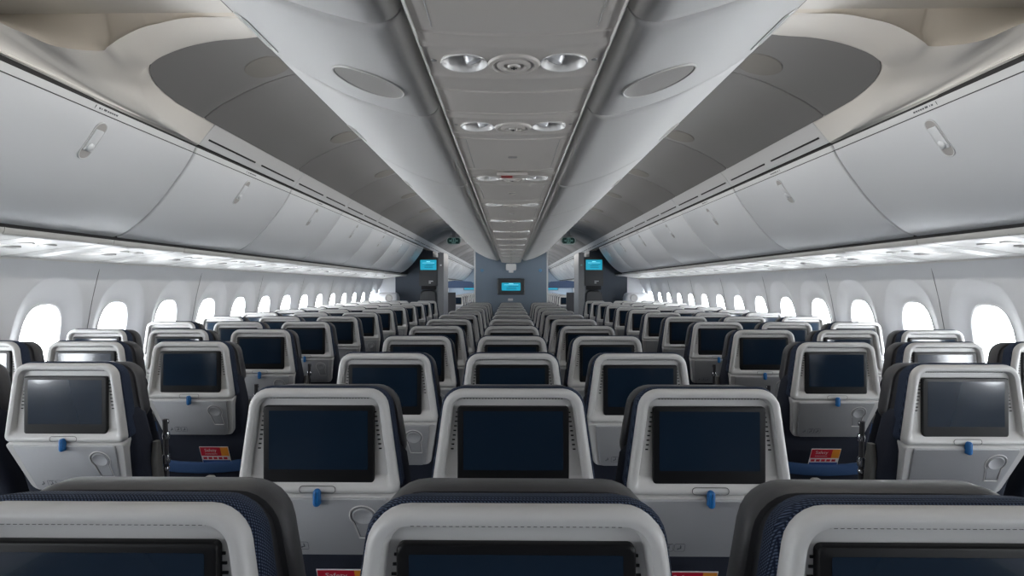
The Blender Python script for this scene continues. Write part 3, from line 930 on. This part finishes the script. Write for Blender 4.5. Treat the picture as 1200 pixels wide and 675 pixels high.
# lower edge along the bins, used to widen the foot
def smooth3(pts, n=4):
    P = [Vector(p) for p in pts]; P = [P[0]*2-P[1]]+P+[P[-1]*2-P[-2]]; out = []
    for i in range(1, len(P)-2):
        for k in range(n):
            t = k/n
            out.append(.5*((2*P[i])+(P[i+1]-P[i-1])*t+(2*P[i-1]-5*P[i]+4*P[i+1]-P[i+2])*t*t+(3*P[i]-P[i-1]-3*P[i+1]+P[i+2])*t**3))
    out.append(P[-2]); return out
def beam_side(s_):
    b = MB(); nS = 14
    Fs = smooth([Vector(p) for p in FAR], 4) if False else None
    def sm3(pts, n=4):
        P = [Vector(p) for p in pts]; P = [P[0]*2-P[1]]+P+[P[-1]*2-P[-2]]; out = []
        for i in range(1, len(P)-2):
            for k in range(n):
                t = k/n
                out.append(.5*((2*P[i])+(P[i+1]-P[i-1])*t+(2*P[i-1]-5*P[i]+4*P[i+1]-P[i+2])*t*t+(3*P[i]-P[i-1]-3*P[i+1]+P[i+2])*t**3))
        out.append(P[-2]); return out
    F = sm3(FAR); N_ = sm3(NEAR); U_ = sm3(UP); rows = []
    for i_, (a, c) in enumerate(zip(F, N_)):
        row = []
        for k in range(nS+1):
            t = k/nS
            p = a.lerp(c, t)
            bulge = math.sin(PI*t)*.012; u_ = max(0., min(1., (i_/len(F)-.45)/.45)); p = p+Vector((.05*u_*4*t*(1-t)*(1-.5*t), 0, 0))
            row.append((s_*p.x, p.y, zz(p.z-bulge)))
        rows.append(row)
    b.grid(rows)
    # foot: down from the last row to the bin tops
    last = rows[-1]
    foot = [(s_*1.718, p[1], zz(.767)) for p in last]
    mid = [((p[0]+q[0])/2, p[1], (p[2]+q[2])/2-.004) for p, q in zip(last, foot)]
    b.grid([last, mid, foot])
    # reveal up to the dark ceiling
    fr = [r[0] for r in rows]
    up = [(s_*p.x, p.y, zz(p.z)) for p in U_]
    b.grid([fr, [tuple(lerp(p[k], q[k], .12) for k in range(3)) for p, q in zip(fr, up)], up])
    return b
for s_ in (-1, 1):
    b = beam_side(s_); struct(b.obj('trim_%d' % (16 if s_ < 0 else 17), M['beam'], None, 60))
# beige cove face and near flat ceiling
b = MB()
for s_ in (-1, 1):
    bot = []; top = []
    for x, y, z in [tuple(p) for p in smooth3(NEAR)]:
        bot.append(Vector((s_*x, y, zz(z))))
        top.append(Vector((s_*min(2.05, max(x, x/y*2.279 if y > .5 else 2.05)), 2.279, ZF)))
    for r in (bot, top): pass
    m1 = [a.lerp(c, .10)+Vector((0, .02, .004)) for a, c in zip(bot, top)]
    m2 = [a.lerp(c, .45)+Vector((0, .03, .0)) for a, c in zip(bot, top)]
    b.grid([bot, m1, m2, top])
struct(b.obj('trim_18', M['beige'], None, 60))
b = MB(); b.box((0, (YN+2.279)/2, ZF+.02), (4.2, 2.279-YN, .04)); struct(b.obj('trim_19', M['beam']))
b = MB()
for s_ in (-1, 1): b.loft([[(s_*x, y, zz(z)) for x, z in ((1.704, .778), (1.701, .783), (1.712, .79), (1.72, .78))] for y in (YN, 2.72)])
struct(b.obj('trim_20', M['rail']))
# outer closing skin behind the bins so no daylight leaks
b = MB()
for s_ in (-1, 1):
    b.grid([[(s_*x, y, z) for x, z in ((WPX+.02, WPZ), (2.66, 1.75), (2.5, 2.1), (2.1, 2.5), (1.5, 2.68), (0, 2.7))] for y in (Y_NEAR, Y_FAR)])
struct(b.obj('trim_21', M['gap']))

# ------------------------------------------------------------------ far end
# centre monument with the monitor
BX, BY = .615, 10.50
b = MB()
top = [(x, z) for x, z in ((-.615, .60), (-.615, 1.15), (.615, 1.15), (.615, .60))]
b.box((0, BY+1.2, (ZC+1.15)/2), (1.23, 2.4, ZC+1.15))
struct(b.obj('wall_centre', M['bulk']))
b = MB()
for s_ in (-1, 1): b.box((s_*.628, BY+.02, (ZC+1.15)/2), (.026, .06, ZC+1.15))
struct(b.obj('trim_22', M['white']))
def screen_lines(b, x0, x1, z0, z1, y):
    w, h = x1-x0, z1-z0
    def bar(u0, u1, v0, v1, mi):
        b.mi = mi; b.box((x0+w*(u0+u1)/2, y, z0+h*(v0+v1)/2), (w*(u1-u0), .004, h*(v1-v0)))
    bar(.38, .62, .80, .87, 1)
    for v, u0, u1 in ((.54, .35, .90), (.38, .25, .78), (.23, .25, .80)): bar(u0, u1, v-.025, v+.03, 2)
    bar(.12, .9, .68, .72, 1)
mon = empty('bulkhead_monitor', (0, BY, 1.34)); tag(mon, 'dark framed monitor with a cyan screen on the centre bulkhead', 'monitor')
b = MB()
R = lambda i, y: [(x, y, z) for x, z in rrect(-.235+i, .235-i, -.06+i, .22-i, .012, 3)]
b.loft([R(.0, 0), R(0, -.05), R(.01, -.06), R(.07, -.06), R(.075, -.05)])
b.obj('frame', M['tvframe'], mon)
b = MB(); b.box((0, -.051, .08), (.335, .006, .18)); screen_lines(b, -.16, .16, 0, .16, -.055); b.obj('display', [M['cyan'], M['cyanlite'], M['cyandark']], mon, recalc=False)
lamp = empty('bulkhead_lamp', (0, BY-.06, zz(.340))); tag(lamp, 'small white box lamp under the bins above the centre monitor', 'lamp')
b = MB(); b.loft([[(x, y, z) for x, z in rrect(-w, w, -.065, .045, .02, 3)] for y, w in ((.06, .09), (-.04, .09), (-.06, .08))]); b.obj('housing', M['white'], lamp)
b = MB(); b.loft([[(x, y, z) for x, z in rrect(-.04, .04, -.105, -.05, .01, 3)] for y in (.06, -.03)]); b.obj('lamp_foot', M['white'], lamp)
for s_, sn in ((-1, 'left'), (1, 'right')):
    b = MB(); b.lathe([(.028, 0), (.028, -.012), (.018, -.022), (0, -.024)], (s_*.505, BY, zz(.275)), (0, 1, 0), 16)
    b.disc((s_*.505+.022, BY-.013, zz(.275)), .014, (0, -1, 0))
    o = b.obj('coat_hook', M['hookblue']); tag(o, 'small round blue coat hook on the centre bulkhead, %s of the monitor' % sn, 'hook', 'coat hooks on the bulkhead')
b = MB(); b.box((-.01, BY-.003, zz(-.23)), (.085, .006, .04)); o = b.obj('bulkhead_placard', M['white']); tag(o, 'small white placard on the centre bulkhead below the monitor', 'placard')

# galley monuments left and right of the aisles
for s_, sn in ((-1, 'left'), (1, 'right')):
    y = 12.55
    b = MB(); b.box((s_*2.01, y+.5, 1.08), (.78, 1.0, 2.16)); b.box((s_*2.08, y+.5, 2.25), (.62, 1.0, .2)); struct(b.obj('wall_galley_%s' % sn, M['darkbulk']))
    b = MB(); b.box((s_*1.445, y+.35, 1.06), (.115, .9, 2.12)); b.box((s_*1.392, y+.30, 1.05), (.012, .84, 2.08))
    struct(b.obj('trim_%d' % (23 if s_ < 0 else 24), M['monlight']))
    b = MB(); b.box((s_*2.58, y+.55, 1.0), (.36, .9, 2.0)); struct(b.obj('wall_entry_%s' % sn, M['wall']))
    # small signs on the post
    b = MB(); b.box((s_*1.445, y-.103, zz(.435)), (.035, .006, .03)); o = b.obj('post_sign', M['signlite'] if s_ > 0 else M['white'])
    tag(o, 'tiny %s sign high on the grey post beside the %s aisle' % ('green' if s_ > 0 else 'white', sn), 'sign', 'signs on the galley posts')
    # screen cabinet
    t = empty('galley_screen_cabinet', (s_*1.70, y, 0)); tag(t, 'dark grey cabinet with a cyan screen beside the %s aisle' % sn, 'cabinet', 'screen cabinets at the cabin end')
    b = MB(); b.loft([[(x, yy, z) for x, z in rrect(-.19, .19, zz(.01), zz(.60), .01, 2)] for yy in (0, -.11)]); b.obj('cabinet_body', M['mon'], t)
    b = MB(); b.box((0, -.113, zz(.44)), (.33, .008, .205)); screen_lines(b, -.16, .16, zz(.34), zz(.54), -.118); b.obj('display', [M['cyan'], M['cyanlite'], M['cyandark']], t, recalc=False)
    b = MB(); b.text('EXIT ROW', .028, lambda u, w: (u+.06*-s_*-1*.0+.05, -.1125, zz(.105)+w)); b.text('INFO', .024, lambda u, w: (u+.05, -.1125, zz(.07)+w))
    b = MB()
    for k in range(2):
        for q in range(4 if k == 0 else 2): b.box((.02+q*.022, -.113, zz(.105-.035*k)), (.016, .004, .018))
    b.obj('white_marks', M['white'], t)
    b = MB(); b.box((0, -.04, zz(-.03)), (.30, .08, .08)); b.box((-.03*s_, -.085, zz(-.025)), (.03, .02, .03)); b.obj('latch_recess', M['hole'], t)
    # folded jump seat under it
    j = empty('folded_jump_seat', (s_*1.70, y, 0)); tag(j, 'dark grey folded crew jump seat under the %s screen cabinet' % sn, 'jump seat', 'jump seats at the cabin end')
    b = MB(); b.loft([at_y(trap(.165-i, .185-i, zz(-.085)-i, .55+i, .09, .03), yy) for yy, i in ((0, 0), (-.10, 0), (-.13, .02))]); b.obj('backrest', M['mon'], j)
    b = MB(); b.loft([[(x, yy, z) for x, z in rrect(-.18, .18, .40, .56, .02, 3)] for yy in (0, -.16)]); b.obj('folded_seat', M['mon'], j)
    b = MB(); b.box((0, -.06, .2), (.30, .10, .40)); b.obj('base', M['mon'], j)
    # door bustle
    d = struct(empty('door_%d' % (1 if s_ < 0 else 2), (s_*2.52, 12.28, 0)))
    b = MB(); b.loft([[(x, yy, z) for x, yy in rrect(-.24+i, .24-i, -.22+i, .18-i, .08, 4)] for z, i in ((0, 0), (1.20, 0), (1.27, .02), (1.30, .06))]); b.obj('cover', M['wall'], d)
    b = MB(); b.lathe([(.075, 0), (.075, -.02), (.055, -.025), (.05, -.01)], (s_*-.08, -.22, 1.19), (0, 1, 0), 20); b.obj('handle_ring', M['armcap'], d)
    b = MB(); b.box((s_*1.585, 15.55, .635), (.33, .06, 1.27)); o = b.obj('low_partition', M['frame']); tag(o, 'dark low partition before the seats of the cabin beyond, %s aisle' % sn, 'partition', 'low partitions in the cabin beyond')
    # exit sign
    e = empty('exit_sign', (s_*1.135, 12.0, zz(.90))); tag(e, 'dark green oval exit sign hanging over the %s aisle' % sn, 'exit sign', 'exit signs over the aisles')
    b = MB(); b.loft([[(x, yy, z) for x, z in rrect(-.14+i, .14-i, -.072+i, .072-i, .06-i, 6)] for yy, i in ((.03, .005), (.02, 0), (-.02, 0), (-.03, .006), (-.028, .014))]); b.obj('sign_body', M['signrim'], e)
    b = MB(); b.loft([[(x, yy, z) for x, z in rrect(-.125, .125, -.056, .060, .05, 6)] for yy in (-.025, -.031)]); b.obj('sign_face', M['signgreen'], e)
    b = MB()
    fr = rrect(-.030, .030, -.045, .048, .004, 2)
    b.tube([(x, -.032, z) for x, z in fr], .006, 5, True); b.box((0, -.032, .012), (.016, .004, .04)); b.box((.008, -.032, -.02), (.010, .004, .03)); b.box((-.008, -.032, -.02), (.010, .004, .03)); b.lathe([(.008, 0), (.008, -.004)], (0, -.03, .038), (0, 1, 0), 10)
    for q in (-1, 1):
        b.add([(q*.055, -.033, .022), (q*.055, -.033, -.022), (q*.092, -.033, 0)], [(0, 1, 2)]); b.box((q*.05, -.032, 0), (.02, .003, .012))
    b.obj('symbol', M['signlite'], e, recalc=False)
    b = MB(); b.box((0, 0, .125), (.06, .02, .12)); b.obj('hanger', M['ceil'], e)
    # the end of the cabin beyond
    t = empty('far_monitor', (s_*1.80, Y_FAR-.02, ZC)); tag(t, 'distant cyan screen at the end of the %s aisle' % sn, 'monitor', 'screens at the far end')
    b = MB(); b.box((0, 0, .0), (.62, .04, .36)); b.obj('frame', M['tvframe'], t)
    b = MB(); b.box((0, -.025, .0), (.56, .01, .30)); b.obj('display', M['cyan'], t)
    b = MB()
    b.loft([[(s_*x, yy, zz(z)) for x, z in ((1.15, -.02), (1.35, .16), (1.9, .20), (2.55, .12), (2.55, -.06), (1.15, -.06))] for yy in (20.6, 20.7)])
    o = b.obj('curtain_header', M['curtain']); tag(o, 'navy curtain header across the far end of the %s aisle' % sn, 'curtain header', 'curtain headers at the far end')

# ------------------------------------------------------------------ cabin lamps and added fill lights
def area(name, loc, rot, sx, sy, power, col=(1, .96, .9)):
    l = bpy.data.lights.new(name, 'AREA'); l.shape = 'RECTANGLE'; l.size = sx; l.size_y = sy; l.energy = power; l.color = col
    o = bpy.data.objects.new(name, l); C.objects.link(o); o.location = loc; o.rotation_euler = rot
    return o
for s_ in (-1, 1):
    area('added_entry_fill', (s_*1.05, -.2, ZF-.012), (0, 0, 0), .5, 3.6, 3)  # added fill under the near ceiling, extra light for the seat backs
    area('added_cross_aisle_fill', (s_*1.05, 13.3, zz(1.06)), (0, 0, 0), .4, 1.0, 5)  # added fill over the cross aisle, brightens the far end
    # wash light strip lying on top of the centre bins, shining out at the arch
    for k in range(7):
        area('bin_top_wash', (s_*.618, .25+1.55*k, zz(.715)), (0, s_*math.radians(-108), 0), .04, 1.45, 5.5)
    for k in range(4):
        area('far_wash', (s_*.618, 15.2+3*k, zz(.8)), (0, s_*math.radians(-108), 0), .04, 2.4, 12)
    # small lamp tucked beside the centre bins at the arch
    l = bpy.data.lights.new('arch_lamp', 'POINT'); l.energy = .6; l.shadow_soft_size = .02; l.color = (1, .93, .82)
    o = bpy.data.objects.new('arch_lamp', l); C.objects.link(o); o.location = (s_*.86, 2.37, zz(.99))

# ------------------------------------------------------------------ world, camera, colour
w = bpy.data.worlds.new('World'); bpy.context.scene.world = w; w.use_nodes = True
w.node_tree.nodes['Background'].inputs['Color'].default_value = (.9, .95, 1, 1); w.node_tree.nodes['Background'].inputs['Strength'].default_value = .6
cam = bpy.data.cameras.new('Camera'); co = bpy.data.objects.new('Camera', cam); C.objects.link(co)
cam.sensor_width = 36; cam.lens = 710/1200*36; cam.clip_start = .02; cam.clip_end = 100
YAW = .0134
co.location = (-.006, 0, ZC); co.rotation_euler = (PI/2, 0, YAW)
cam.shift_x = (1.5+710*math.tan(YAW))/1200; cam.shift_y = -2/1200
sc = bpy.context.scene; sc.camera = co
sc.view_settings.view_transform = 'Standard'; sc.view_settings.look = 'None'; sc.view_settings.gamma = 1
sc.view_settings.use_curve_mapping = False; sc.view_settings.exposure = 0.0
sc.cycles.use_denoising = True; sc.cycles.max_bounces = 8; sc.cycles.diffuse_bounces = 5; sc.cycles.glossy_bounces = 4
sc.cycles.caustics_reflective = False; sc.cycles.caustics_refractive = False
